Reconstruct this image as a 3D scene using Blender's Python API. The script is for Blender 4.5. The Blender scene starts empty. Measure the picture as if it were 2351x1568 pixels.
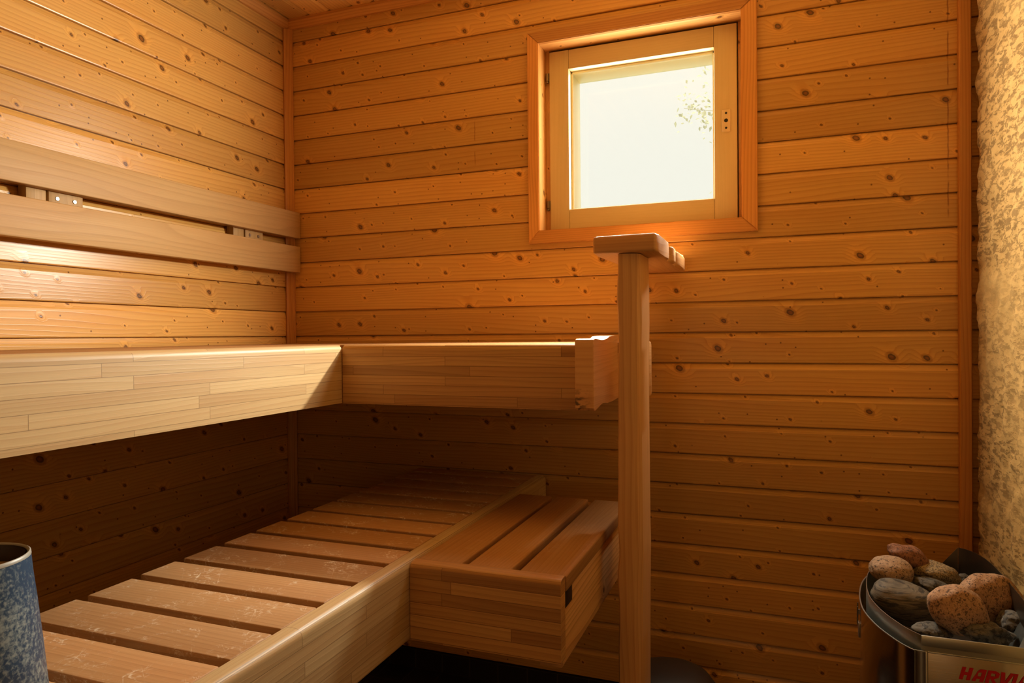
import bpy, bmesh, math, random
from mathutils import Vector, Matrix, noise as mnoise

# ------------------------------------------------------------------ scene, camera, light
sc = bpy.context.scene
col = sc.collection
H = 1.09                                    # height of the camera above the floor
YAW, PITCH, ROLL = 0.360996318, -0.00903908, -0.00892106
cyw, syw = math.cos(YAW), math.sin(YAW)
fw = Vector((-syw * math.cos(PITCH), cyw * math.cos(PITCH), math.sin(PITCH)))
rt = Vector((cyw, syw, 0)); up = rt.cross(fw)
cr, sr = math.cos(ROLL), math.sin(ROLL)
rt, up = cr * rt + sr * up, -sr * rt + cr * up
cam_data = bpy.data.cameras.new('camera'); cam = bpy.data.objects.new('camera', cam_data); col.objects.link(cam)
cam.matrix_world = Matrix(((rt.x, up.x, -fw.x, 1.59164), (rt.y, up.y, -fw.y, -1.99971), (rt.z, up.z, -fw.z, H), (0, 0, 0, 1)))
cam_data.sensor_width = 36.0
cam_data.lens = 1578.94 * 36.0 / 2351.0
cam_data.clip_start = 0.02
sc.camera = cam

world = bpy.data.worlds.new('sky'); sc.world = world; world.use_nodes = True
wb = world.node_tree.nodes['Background']
wb.inputs[0].default_value = (0.80, 0.77, 0.70, 1); wb.inputs[1].default_value = 1.45

sc.view_settings.view_transform = 'Standard'
sc.view_settings.look = 'None'
sc.view_settings.exposure = 0.0
sc.view_settings.gamma = 1.0
sc.view_settings.use_curve_mapping = False

RIGHT_IN = 3.26
def area(name, loc, target, sx, sy, power, color, spread=180):
    L = bpy.data.lights.new(name, 'AREA'); L.shape = 'RECTANGLE'; L.size = sx; L.size_y = sy
    L.energy = power; L.color = color; L.spread = math.radians(spread)
    o = bpy.data.objects.new(name, L); col.objects.link(o); o.location = loc
    d = Vector(target) - Vector(loc)
    o.rotation_euler = d.to_track_quat('-Z', 'Z').to_euler()
    return o
# daylight pouring through the pane of the window
area('window_daylight', (1.225, -0.0165, H + .60), (1.225, -1.0, H + .60), 0.50, 0.44, 7.5, (1.0, 0.95, 0.80))
area('sill_glare', (1.27, -0.0165, H + .405), (1.27, -1.0, H + .405), 0.40, 0.045, 31, (1.0, 0.95, 0.80))
area('pane_daylight', (1.225, 0.074, H + .60), (1.225, -1.0, H + .60), 0.42, 0.42, 7, (1.0, 0.93, 0.80))
# open daylight reaching the outer frame of the window
area('outside_daylight', (1.25, 0.9, H + .55), (1.22, 0.0, H + .6), 1.2, 1.2, 9, (1.0, 0.95, 0.84))
# fill light from the right, set at an added door out of view
area('right_fill', (RIGHT_IN, -1.85, 1.45), (0.0, -1.4, 1.45), 0.45, 0.7, 1.2, (1.0, 0.84, 0.58))
# the sun on the trees outside (travels away from the house)
sun = bpy.data.lights.new('sun', 'SUN'); sun.energy = 6.3; sun.angle = 0.01; sun.color = (1, .93, .8)
so = bpy.data.objects.new('sun', sun); col.objects.link(so); so.rotation_euler = (math.radians(40), 0, math.radians(-10))

R = random.Random(7)

# ------------------------------------------------------------------ node helpers
class NT:
    def __init__(s, name):
        s.m = bpy.data.materials.new(name); s.m.use_nodes = True
        s.t = s.m.node_tree; s.t.nodes.clear()
        s.out = s.t.nodes.new('ShaderNodeOutputMaterial')
    def n(s, typ, **kw):
        x = s.t.nodes.new(typ)
        for k, v in kw.items(): setattr(x, k, v)
        return x
    def put(s, sock, v):
        if isinstance(v, bpy.types.NodeSocket): s.t.links.new(v, sock)
        elif isinstance(v, (tuple, list)):
            n = len(sock.default_value)
            sock.default_value = (tuple(v) + (1.0,))[:n] if n == 4 else tuple(v)[:n]
        else: sock.default_value = v
    def ma(s, op, a, b=0.0, c=0.0, clamp=False):
        x = s.n('ShaderNodeMath', operation=op, use_clamp=clamp)
        s.put(x.inputs[0], a); s.put(x.inputs[1], b); s.put(x.inputs[2], c)
        return x.outputs[0]
    def vec(s, x, y, z=0.0):
        n = s.n('ShaderNodeCombineXYZ')
        s.put(n.inputs[0], x); s.put(n.inputs[1], y); s.put(n.inputs[2], z)
        return n.outputs[0]
    def mix(s, f, a, b, typ='MIX'):
        x = s.n('ShaderNodeMix', data_type='RGBA', blend_type=typ)
        s.put(x.inputs[0], f); s.put(x.inputs[6], a); s.put(x.inputs[7], b)
        return x.outputs[2]
    def rng(s, v, a, b, c=0.0, d=1.0, smooth=True):
        x = s.n('ShaderNodeMapRange', interpolation_type='SMOOTHSTEP' if smooth else 'LINEAR')
        s.put(x.inputs[0], v); s.put(x.inputs[1], a); s.put(x.inputs[2], b); s.put(x.inputs[3], c); s.put(x.inputs[4], d)
        return x.outputs[0]
    def noise(s, v, scale=1.0, detail=2.0, rough=0.5, dist=0.0):
        x = s.n('ShaderNodeTexNoise'); s.put(x.inputs['Vector'], v)
        s.put(x.inputs['Scale'], scale); s.put(x.inputs['Detail'], detail); s.put(x.inputs['Roughness'], rough); s.put(x.inputs['Distortion'], dist)
        return x.outputs[0]
    def vor(s, v, scale, feature='F1', rand=1.0):
        x = s.n('ShaderNodeTexVoronoi', feature=feature, voronoi_dimensions='2D'); s.put(x.inputs['Vector'], v); s.put(x.inputs['Scale'], scale)
        s.put(x.inputs['Randomness'], rand)
        return x
    def obj(s): return s.n('ShaderNodeTexCoord').outputs['Object']
    def uv(s):
        u = s.n('ShaderNodeUVMap'); u.uv_map = 'UVMap'
        p = s.n('ShaderNodeSeparateXYZ'); s.t.links.new(u.outputs[0], p.inputs[0])
        return p.outputs[0], p.outputs[1]
    def bump(s, h, strength, dist=0.002):
        b = s.n('ShaderNodeBump'); s.put(b.inputs['Strength'], strength); s.put(b.inputs['Distance'], dist); s.put(b.inputs['Height'], h)
        return b.outputs[0]
    def principled(s, color, rough, normal=None, metal=0.0, spec=0.5, **kw):
        b = s.n('ShaderNodeBsdfPrincipled')
        s.put(b.inputs['Base Color'], color); s.put(b.inputs['Roughness'], rough); s.put(b.inputs['Metallic'], metal)
        s.put(b.inputs['Specular IOR Level'], spec)
        for k, v in kw.items(): s.put(b.inputs[k.replace('_', ' ')], v)
        if normal is not None: s.t.links.new(normal, b.inputs['Normal'])
        s.t.links.new(b.outputs[0], s.out.inputs[0])
        return b

def srgb(r, g, b):
    f = lambda c: (c / 255 / 12.92) if c / 255 <= 0.04045 else ((c / 255 + 0.055) / 1.055) ** 2.4
    return (f(r), f(g), f(b))

def wood(name, light, dark, knots=0.0, kscale=10.0, rings=46.0, rough=0.4, spec=0.4, ringmix=0.5, lam=0.0, wear=0.0,
         vary=0.22, reddish=(0.9, 0.62, 0.42), bump=0.12, patch=0.25, fiber=0.25, rust=False, burn=False, fade=0.0):
    s = NT(name)
    u, v = s.uv()
    rnd = s.n('ShaderNodeAttribute', attribute_name='rnd').outputs['Fac']
    lamc = None
    if lam:
        b = s.n('ShaderNodeTexBrick', offset=0.37, offset_frequency=2, squash=0.7, squash_frequency=3)
        s.put(b.inputs['Vector'], s.vec(u, v)); s.put(b.inputs['Color1'], (0, 0, 0)); s.put(b.inputs['Color2'], (1, 1, 1)); s.put(b.inputs['Mortar'], (0, 0, 0))
        s.put(b.inputs['Scale'], 1.0); s.put(b.inputs['Mortar Size'], 0.0006); s.put(b.inputs['Mortar Smooth'], 0.1); s.put(b.inputs['Bias'], 0.0)
        s.put(b.inputs['Brick Width'], 0.46); s.put(b.inputs['Row Height'], 0.0235)
        sep = s.n('ShaderNodeSeparateColor'); s.t.links.new(b.outputs['Color'], sep.inputs[0])
        lamc = sep.outputs[0]; mort = b.outputs['Fac']
        u = s.ma('ADD', u, s.ma('MULTIPLY', lamc, 13.7)); v = s.ma('ADD', v, s.ma('MULTIPLY', lamc, 3.1))
    wig = s.ma('SUBTRACT', s.noise(s.vec(s.ma('MULTIPLY', u, 2.2), s.ma('MULTIPLY', v, 7.0)), 1.0, 2), 0.5)
    v1 = s.ma('MULTIPLY_ADD', wig, 0.016, v)
    halo = 0.0; core = 0.0
    if knots:
        # slightly slanted ellipses, sizes spread from pin knots to thumb-sized ones
        ko = s.vor(s.vec(s.ma('MULTIPLY_ADD', v, 0.35, s.ma('MULTIPLY', u, 0.95)), v), kscale)
        sp = s.n('ShaderNodeSeparateColor'); s.t.links.new(ko.outputs['Color'], sp.inputs[0])
        wob = s.ma('MULTIPLY', s.ma('SUBTRACT', s.noise(s.vec(u, v), 110.0, 3), 0.5), 0.0052)
        dk = s.ma('ADD', s.ma('DIVIDE', ko.outputs['Distance'], kscale), wob)
        rad = s.ma('MULTIPLY_ADD', s.ma('POWER', sp.outputs[0], 3.0), 0.0072 * knots, 0.0022)
        rad = s.ma('MULTIPLY', rad, s.rng(sp.outputs[1], 0.10, 0.12))
        t = s.ma('DIVIDE', dk, s.ma('MAXIMUM', rad, 0.0002))
        core = s.rng(t, 1.25, 0.75)
        ringk = s.ma('MULTIPLY', s.rng(t, 1.0, 1.2), s.rng(t, 1.9, 1.25))
        halo = s.rng(t, 5.0, 0.6)
        # small second voronoi: lone pin knots
        k2 = s.vor(s.vec(u, v), kscale * 2.1)
        sp2 = s.n('ShaderNodeSeparateColor'); s.t.links.new(k2.outputs['Color'], sp2.inputs[0])
        pin = s.ma('MULTIPLY', s.rng(s.ma('DIVIDE', k2.outputs['Distance'], kscale * 2.1), 0.0028, 0.0016), s.rng(sp2.outputs[0], 0.86, 0.87))
    cath = s.noise(s.vec(s.ma('MULTIPLY', u, 0.9), s.ma('MULTIPLY', v1, 8.0)), 1.0, 1.5, 0.4)
    g = s.ma('ADD', s.ma('MULTIPLY', v1, rings * 2.0), s.ma('MULTIPLY', cath, 9.0))
    if knots: g = s.ma('ADD', g, s.ma('MULTIPLY', halo, 1.7))
    saw = s.ma('FRACT', g)
    line = s.ma('MULTIPLY', s.ma('POWER', saw, 2.5), s.rng(saw, 1.0, 0.93))
    fib = s.noise(s.vec(s.ma('MULTIPLY', u, 5.0), s.ma('MULTIPLY', v1, 420.0)), 1.0, 3, 0.6)
    lo = s.noise(s.vec(s.ma('MULTIPLY', u, 2.4), s.ma('MULTIPLY', v, 11.0)), 1.0, 2, 0.5)
    c = s.mix(s.ma('MULTIPLY', line, ringmix), light, dark)
    c = s.mix(s.ma('MULTIPLY', s.rng(fib, 0.35, 0.75), fiber), c, dark)
    lof = s.ma('MULTIPLY', s.rng(lo, 0.3, 0.75), patch)
    c = s.mix(lof, c, s.mix(1.0, c, reddish, 'MULTIPLY'))
    c = s.mix(1.0, c, s.n('ShaderNodeCombineColor').outputs[0], 'MULTIPLY') if False else c
    val = s.ma('MULTIPLY_ADD', rnd, vary * 2, 1.0 - vary)
    c = s.mix(1.0, c, s.vec(val, val, val), 'MULTIPLY')
    if lam:
        lv = s.ma('MULTIPLY_ADD', lamc, lam * 2, 1.0 - lam * 1.2)
        c = s.mix(1.0, c, s.vec(lv, s.ma('POWER', lv, 1.25), s.ma('POWER', lv, 1.5)), 'MULTIPLY')
        c = s.mix(s.ma('MULTIPLY', mort, 0.55), c, (dark[0] * .4, dark[1] * .4, dark[2] * .4))
    h = s.ma('ADD', s.ma('MULTIPLY', line, 0.6), s.ma('MULTIPLY', fib, 0.5))
    rr = s.ma('MULTIPLY_ADD', fib, 0.16, rough - 0.08)
    if knots:
        c = s.mix(s.ma('MULTIPLY', halo, 0.3), c, s.mix(1.0, c, (1.55, 1.45, 1.15), 'MULTIPLY'))  # paler wood round the knots, with its gloss put into the colour
        c = s.mix(s.ma('MULTIPLY', ringk, 0.55), c, s.mix(1.0, c, (0.45, 0.32, 0.22), 'MULTIPLY'))
        kc = s.mix(s.rng(t, 0.2, 0.9), s.mix(1.0, c, (0.32, 0.21, 0.15), 'MULTIPLY'), s.mix(1.0, c, (0.07, 0.045, 0.03), 'MULTIPLY'))
        c = s.mix(s.ma('MULTIPLY', core, 0.94), c, kc)
        c = s.mix(s.ma('MULTIPLY', pin, 0.85), c, s.mix(1.0, c, (0.2, 0.12, 0.08), 'MULTIPLY'))
        h = s.ma('ADD', h, s.ma('MULTIPLY', halo, 0.8))
    if wear:
        p = s.vec(u, v)
        w1 = s.rng(s.noise(p, 14.0, 5, 0.65, 0.6), 0.47, 0.68)
        w2 = s.rng(s.noise(s.vec(s.ma('MULTIPLY', u, 1.0), s.ma('MULTIPLY', v, 1.0)), 75.0, 4, 0.7, 1.5), 0.50, 0.68)
        sc1 = s.rng(s.vor(s.vec(s.ma('MULTIPLY_ADD', v, 0.6, u), s.ma('MULTIPLY', v, 1.0)), 26.0, 'DISTANCE_TO_EDGE').outputs['Distance'], 0.022, 0.004)
        f = s.ma('MULTIPLY', s.ma('ADD', s.ma('MULTIPLY', w1, w2), s.ma('MULTIPLY', s.ma('MULTIPLY', sc1, w1), 0.5), clamp=True), wear)
        c = s.mix(f, c, (0.80, 0.70, 0.54))
    if rust:
        op = s.n('ShaderNodeSeparateXYZ'); s.t.links.new(s.obj(), op.inputs[0])
        X, Z = op.outputs[0], op.outputs[2]
        jig = s.ma('MULTIPLY', s.ma('SUBTRACT', s.noise(s.vec(0.0, 0.0, s.ma('MULTIPLY', Z, 40.0)), 1.0, 3), 0.5), 0.004)
        for x0, z0, z1, wd in ((2.007, 1.37, 2.16, 0.0014), (0.717, 1.62, 1.78, 0.0010)):
            d = s.ma('ABSOLUTE', s.ma('SUBTRACT', s.ma('ADD', X, jig), x0))
            m = s.ma('MULTIPLY', s.rng(d, wd * 1.7, wd * 0.6), s.ma('MULTIPLY', s.rng(Z, z0, z0 + .02), s.rng(Z, z1, z1 - .02)))
            m = s.ma('MULTIPLY', m, s.rng(s.noise(s.vec(0.0, 1.0, s.ma('MULTIPLY', Z, 18.0)), 1.0, 2), 0.4, 0.52))
            c = s.mix(s.ma('MULTIPLY', m, 0.6), c, (0.16, 0.02, 0.004))
    if burn:
        op = s.n('ShaderNodeSeparateXYZ'); s.t.links.new(s.obj(), op.inputs[0])
        bz = s.rng(op.outputs[2], H - 0.105, H - 0.150)
        bn = s.rng(s.noise(s.vec(s.ma('MULTIPLY', op.outputs[0], 60.0), 0.0, s.ma('MULTIPLY', op.outputs[2], 150.0)), 1.0, 3), 0.45, 0.6)
        bx_ = s.rng(op.outputs[0], 1.232, 1.195)
        c = s.mix(s.ma('MULTIPLY', s.ma('MULTIPLY', bz, bn), s.ma('MULTIPLY', bx_, 0.85)), c, (0.02, 0.012, 0.008))
    s.principled(c, rr, s.bump(h, bump, 0.0015), spec=spec)
    return s.m

PINE_L, PINE_D = (0.63, 0.350, 0.092), (0.40, 0.165, 0.030)
M = {}
M['pine'] = wood('pine_panel', PINE_L, PINE_D, knots=1.0, kscale=12.5, rough=0.30, spec=0.38, ringmix=0.55, rust=True)
M['pine_trim'] = wood('pine_trim', (0.62, 0.290, 0.068), (0.42, 0.150, 0.026), knots=0.0, rough=0.42, ringmix=0.75, rings=60)
M['slat'] = wood('worn_slat', (0.50, 0.285, 0.125), (0.27, 0.13, 0.047), rough=0.6, spec=0.2, ringmix=0.35, wear=1.0, vary=0.14)
M['slat_clean'] = wood('plain_slat', (0.42, 0.222, 0.082), (0.26, 0.115, 0.038), rough=0.66, spec=0.15, ringmix=0.4, wear=0.12, vary=0.10)
M['glulam'] = wood('glulam', (0.54, 0.385, 0.190), (0.37, 0.215, 0.08), rough=0.45, spec=0.4, ringmix=0.4, lam=0.10, vary=0.06)
M['glulam_warm'] = wood('glulam_warm', (0.60, 0.34, 0.115), (0.34, 0.145, 0.04), rough=0.42, spec=0.4, ringmix=0.5, lam=0.24, vary=0.06)  # redder lamellas, plus some of the warm shade put into the colour
M['backrest'] = wood('backrest_board', (0.47, 0.29, 0.115), (0.30, 0.16, 0.055), rough=0.5, spec=0.2, ringmix=0.4, rings=22, vary=0.05)
M['edge'] = wood('live_edge', (0.72, 0.42, 0.17), (0.46, 0.20, 0.06), rough=0.48, ringmix=0.5, rings=40, vary=0.05, bump=0.2)
M['burnt'] = wood('end_block', (0.68, 0.38, 0.15), (0.42, 0.18, 0.055), rough=0.5, ringmix=0.35, rings=30, vary=0.05, burn=True)
M['beam'] = wood('rough_beam', (0.72, 0.44, 0.18), (0.36, 0.16, 0.05), knots=1.6, kscale=6.0, rough=0.55, ringmix=0.75, rings=26, vary=0.1)
M['paint'] = wood('sash_wood', (0.64, 0.50, 0.25), (0.55, 0.41, 0.18), rough=0.45, ringmix=0.25, vary=0.05, fiber=0.3, patch=0.15)
M['cream'] = wood('outer_frame', (0.80, 0.72, 0.42), (0.72, 0.62, 0.34), rough=0.5, ringmix=0.15, vary=0.03, patch=0.1)
M['reveal'] = wood('window_reveal', (0.74, 0.42, 0.13), (0.52, 0.24, 0.06), knots=0.6, rough=0.4, ringmix=0.5, vary=0.05)

def simple(name, color, rough=0.5, metal=0.0, spec=0.5):
    s = NT(name); s.principled(color, rough, None, metal, spec); return s.m
M['screw'] = simple('screw_steel', (0.42, 0.38, 0.31), 0.35, 1.0)
M['dark'] = simple('dark_steel', (0.02, 0.017, 0.014), 0.5, 0.4)
M['brass'] = simple('aged_hinge', (0.22, 0.16, 0.09), 0.4, 0.9)
M['latch'] = simple('cream_plate', (0.68, 0.52, 0.28), 0.4)
M['red'] = simple('red_enamel', (0.55, 0.010, 0.010), 0.45)
M['rubber'] = simple('black_rubber', (0.012, 0.011, 0.01), 0.6)

def metal(name, color, rough, streak=0.12):
    s = NT(name); u, v = s.uv()
    f = s.noise(s.vec(s.ma('MULTIPLY', u, 6.0), s.ma('MULTIPLY', v, 600.0)), 1.0, 2)
    sm = s.noise(s.obj(), 9.0, 3)
    r = s.ma('ADD', s.ma('MULTIPLY_ADD', f, streak, rough - streak * .5), s.ma('MULTIPLY', s.ma('SUBTRACT', sm, 0.5), 0.12))
    s.principled(s.mix(s.rng(sm, 0.3, 0.7), color, tuple(c * 0.86 for c in color)), r, s.bump(f, 0.04, 0.0005), 1.0)
    return s.m
M['steel'] = metal('stainless', (0.56, 0.52, 0.45), 0.17)
M['galv'] = metal('galvanised', (0.62, 0.64, 0.58), 0.36)
M['heatsteel'] = metal('heat_stained_steel', (0.17, 0.145, 0.11), 0.38)

def plaster():
    s = NT('rough_plaster'); mp_ = s.n('ShaderNodeMapping'); s.t.links.new(s.obj(), mp_.inputs[0]); s.put(mp_.inputs['Scale'], (1.0, 0.34, 1.0)); p = mp_.outputs[0]
    n1 = s.noise(p, 82.0, 6, 0.70, 0.4); n2 = s.noise(p, 120.0, 4, 0.7); n3 = s.noise(p, 6.0, 3)
    pit = s.rng(s.ma('ADD', s.ma('MULTIPLY', n1, 0.75), s.ma('MULTIPLY', n2, 0.25)), 0.475, 0.56)
    pit = s.ma('MULTIPLY', pit, s.rng(n3, 0.25, 0.6, 0.25, 1.0))
    c = s.mix(n2, (0.42, 0.25, 0.075), (0.56, 0.345, 0.115))
    c = s.mix(s.ma('MULTIPLY', pit, 0.82), c, (0.17, 0.092, 0.026))
    h = s.ma('SUBTRACT', s.ma('MULTIPLY_ADD', n2, 0.5, n1), s.ma('MULTIPLY', pit, 0.7))
    s.principled(c, 0.85, s.bump(h, 0.5, 0.004), spec=0.2)
    return s.m
M['plaster'] = plaster()

def tile():
    s = NT('dark_tile'); u, v = s.uv()
    b = s.n('ShaderNodeTexBrick', offset=0.0)
    s.put(b.inputs['Vector'], s.vec(u, v)); s.put(b.inputs['Color1'], (0.020, 0.014, 0.012)); s.put(b.inputs['Color2'], (0.026, 0.018, 0.015)); s.put(b.inputs['Mortar'], (0.055, 0.042, 0.033))
    s.put(b.inputs['Scale'], 1.0); s.put(b.inputs['Brick Width'], 0.0975); s.put(b.inputs['Row Height'], 0.0975); s.put(b.inputs['Mortar Size'], 0.0022)
    s.principled(b.outputs['Color'], s.ma('MULTIPLY_ADD', b.outputs['Fac'], 0.3, 0.35), s.bump(s.ma('SUBTRACT', 1.0, b.outputs['Fac']), 0.3, 0.001), spec=0.35)
    return s.m
M['tile'] = tile()

def stone(name, base, second, speck, scale, amount, banded=False):
    s = NT(name); p = s.obj()
    if banded:
        mp = s.n('ShaderNodeMapping'); s.t.links.new(p, mp.inputs[0]); s.put(mp.inputs['Rotation'], (0.3, 0.25, 0.4)); s.put(mp.inputs['Scale'], (0.35, 0.5, 2.6)); q = mp.outputs[0]
    else: q = p
    n1 = s.noise(q, scale * 0.35, 4, 0.6); n2 = s.noise(q, scale, 5, 0.68, 0.6); n3 = s.noise(q, scale * 2.3, 3, 0.6)
    c = s.mix(s.rng(n1, 0.35, 0.65), base, second)
    c = s.mix(s.ma('MULTIPLY', s.rng(n3, 0.4, 0.7), 0.35), c, tuple(min(1, x * 1.6) for x in base))
    c = s.mix(s.ma('MULTIPLY', s.rng(n2, 0.60 - amount, 0.66 - amount), 0.88), c, speck)
    s.principled(c, 0.72, s.bump(s.ma('ADD', n2, s.ma('MULTIPLY', n3, 0.4)), 0.35, 0.003), spec=0.3)
    return s.m
M['granite_pink'] = stone('pink_granite', (0.40, 0.235, 0.125), (0.32, 0.175, 0.09), (0.075, 0.045, 0.03), 230, 0.075)
M['granite_red'] = stone('red_granite', (0.29, 0.13, 0.065), (0.20, 0.085, 0.042), (0.07, 0.035, 0.022), 190, 0.08)
M['granite_pale'] = stone('pale_granite', (0.40, 0.27, 0.16), (0.34, 0.21, 0.12), (0.035, 0.026, 0.02), 200, 0.065)
M['granite_yellow'] = stone('yellow_granite', (0.36, 0.27, 0.14), (0.28, 0.20, 0.10), (0.05, 0.04, 0.028), 330, 0.10)
M['gneiss'] = stone('grey_gneiss', (0.155, 0.125, 0.085), (0.085, 0.072, 0.055), (0.04, 0.034, 0.028), 60, 0.09, True)
M['dark_stone'] = stone('dark_stone', (0.12, 0.105, 0.08), (0.075, 0.066, 0.052), (0.03, 0.026, 0.021), 110, 0.09)

def glaze():
    s = NT('speckled_glaze'); p = s.obj()
    n1 = s.noise(p, 210.0, 4, 0.62, 0.3); n2 = s.noise(p, 14.0, 3)
    f = s.ma('ADD', s.ma('MULTIPLY', n1, 0.75), s.ma('MULTIPLY', n2, 0.45))
    c = s.mix(s.rng(f, 0.52, 0.80), (0.018, 0.048, 0.10), (0.24, 0.29, 0.29))
    s.principled(c, 0.38, s.bump(n1, 0.15, 0.001), spec=0.5)
    return s.m
M['glaze'] = glaze()
M['pail_in'] = simple('pail_lining', (0.035, 0.024, 0.016), 0.4)
M['pail_rim'] = simple('pail_rim', (0.30, 0.29, 0.25), 0.4)
M['water'] = simple('wet_wood', (0.42, 0.30, 0.17), 0.3)
M['basin'] = simple('grey_plastic', (0.030, 0.021, 0.015), 0.5)

def glass():
    s = NT('window_glass')
    a = s.n('ShaderNodeBsdfTransparent'); s.put(a.inputs[0], (0.97, 0.98, 0.97))
    g = s.n('ShaderNodeBsdfGlossy'); s.put(g.inputs['Roughness'], 0.03)
    m = s.n('ShaderNodeMixShader'); s.put(m.inputs[0], 0.035)
    s.t.links.new(a.outputs[0], m.inputs[1]); s.t.links.new(g.outputs[0], m.inputs[2]); s.t.links.new(m.outputs[0], s.out.inputs[0])
    return s.m
M['glass'] = glass()
def leaf():
    s = NT('birch_leaf')
    d = s.n('ShaderNodeBsdfDiffuse'); s.put(d.inputs[0], (0.74, 0.72, 0.54))
    t = s.n('ShaderNodeBsdfTranslucent'); s.put(t.inputs[0], (0.74, 0.73, 0.52))
    m = s.n('ShaderNodeMixShader'); s.put(m.inputs[0], 0.5)
    s.t.links.new(d.outputs[0], m.inputs[1]); s.t.links.new(t.outputs[0], m.inputs[2]); s.t.links.new(m.outputs[0], s.out.inputs[0])
    return s.m
M['leaf'] = leaf()
M['bark'] = simple('birch_bark', (0.62, 0.6, 0.52), 0.8)
M['grass'] = simple('lawn', (0.16, 0.22, 0.07), 0.9)

# ------------------------------------------------------------------ mesh helpers
def obj(name, bm, mat, parent=None, grain=0, smooth=35, seed=None, uvs=True):
    me = bpy.data.meshes.new(name)
    bmesh.ops.recalc_face_normals(bm, faces=bm.faces[:]) if uvs else None
    rr = random.Random(seed if seed is not None else R.random())
    if uvs:
        uvl = bm.loops.layers.uv.get('UVMap') or bm.loops.layers.uv.new('UVMap')
        rl = bm.faces.layers.float.get('rnd') or bm.faces.layers.float.new('rnd')
        ou, ov, rv = rr.random() * 20, rr.random() * 20, rr.random()
        for f in bm.faces:
            f[rl] = rv
            n = f.normal; ax = max(range(3), key=lambda i: abs(n[i]))
            if ax == grain:
                a, b = [i for i in range(3) if i != grain]; k = 0.35
            else:
                a = grain; b = [i for i in range(3) if i not in (grain, ax)][0]; k = 1.0
            for l in f.loops:
                l[uvl].uv = (l.vert.co[a] * k + ou, l.vert.co[b] + (ov if ax == grain or True else 0))
    bm.to_mesh(me); bm.free()
    me.shade_smooth()
    me.set_sharp_from_angle(angle=math.radians(smooth))
    o = bpy.data.objects.new(name, me); col.objects.link(o)
    me.materials.append(mat)
    if parent:
        o.parent = parent; o.location = -Vector(parent.location)
    return o

def add_box(bm, x0, x1, y0, y1, z0, z1, bev=0.0, seg=2, edges=None):
    vs = [bm.verts.new((x, y, z)) for x in (x0, x1) for y in (y0, y1) for z in (z0, z1)]
    q = lambda *i: bm.faces.new([vs[j] for j in i])
    fs = [q(0, 1, 3, 2), q(4, 6, 7, 5), q(0, 4, 5, 1), q(2, 3, 7, 6), q(0, 2, 6, 4), q(1, 5, 7, 3)]
    if bev:
        es = list({e for f in fs for e in f.edges})
        if edges: es = [e for e in es if edges((e.verts[0].co + e.verts[1].co) / 2)]
        bmesh.ops.bevel(bm, geom=es, offset=bev, segments=seg, affect='EDGES', profile=0.5)
    return vs

def box(name, x0, x1, y0, y1, z0, z1, mat, parent=None, grain=0, bev=0.002, seg=2, seed=None):
    bm = bmesh.new(); add_box(bm, x0, x1, y0, y1, z0, z1, bev, seg)
    return obj(name, bm, mat, parent, grain, seed=seed)

def prism(bm, pts, axis, a, b, bev=0.0, seg=2):
    """extrude a closed 2D outline along an axis; pts are the other two coordinates in order"""
    def co(p, t):
        c = [0, 0, 0]; c[axis] = t; o = [i for i in range(3) if i != axis]; c[o[0]], c[o[1]] = p; return c
    A = [bm.verts.new(co(p, a)) for p in pts]; B = [bm.verts.new(co(p, b)) for p in pts]
    n = len(pts)
    fa, fb = bm.faces.new(A), bm.faces.new(B[::-1])
    for i in range(n): bm.faces.new((A[i], B[i], B[(i + 1) % n], A[(i + 1) % n]))
    if bev:
        es = list(fa.edges) + list(fb.edges)
        bmesh.ops.bevel(bm, geom=es, offset=bev, segments=seg, affect='EDGES', profile=0.5)

def thing(name, loc, label, cat, group=None):
    o = bpy.data.objects.new(name, None); col.objects.link(o); o.location = loc; o.empty_display_size = 0.05
    o['label'] = label; o['category'] = cat
    if group: o['group'] = group
    return o
def tag(o, label, cat, group=None, kind=None):
    o['label'] = label; o['category'] = cat
    if group: o['group'] = group
    if kind: o['kind'] = kind
    return o
def structure(o, label=None, cat=None):
    o['kind'] = 'structure'
    o['label'] = label; o['category'] = cat
    return o

# ------------------------------------------------------------------ panelled walls
P, Z0 = 0.086, H + 0.00218
ZB, CEIL = 0.06, 2.197
FRONT, RIGHT = -4.2, 2.06
XR, CHIM = 3.3, -0.95                       # the room widens past the plaster chimney

def panel_profile(z0, z1, zref=Z0):
    """(depth, height, board) polyline for horizontal tongue-and-groove boards; depth goes into the wall"""
    pts = []; k = math.floor((z0 - zref) / P) - 1
    while zref + k * P < z1:
        b = zref + k * P
        for d, dz in ((0.011, 0.0), (0.011, 0.0018), (0.0030, 0.0020), (0.0008, 0.0024), (0.0, 0.0045), (0.0, P - 0.0150), (0.0007, P - 0.0138), (0.0016, P - 0.0118), (0.0030, P - 0.0080), (0.0058, P - 0.0002)):
            pts.append((d, b + dz, k))
        k += 1
    out = []
    for i in range(len(pts) - 1):
        (d0, a0, k0), (d1, a1, k1) = pts[i], pts[i + 1]
        if a1 <= z0 or a0 >= z1: continue
        lo, hi = max(a0, z0), min(a1, z1)
        f = lambda a: d0 + (d1 - d0) * ((a - a0) / (a1 - a0) if a1 > a0 else 0)
        out.append((f(lo), lo, f(hi), hi, k1 if k0 != k1 else k0))
    return out

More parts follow.
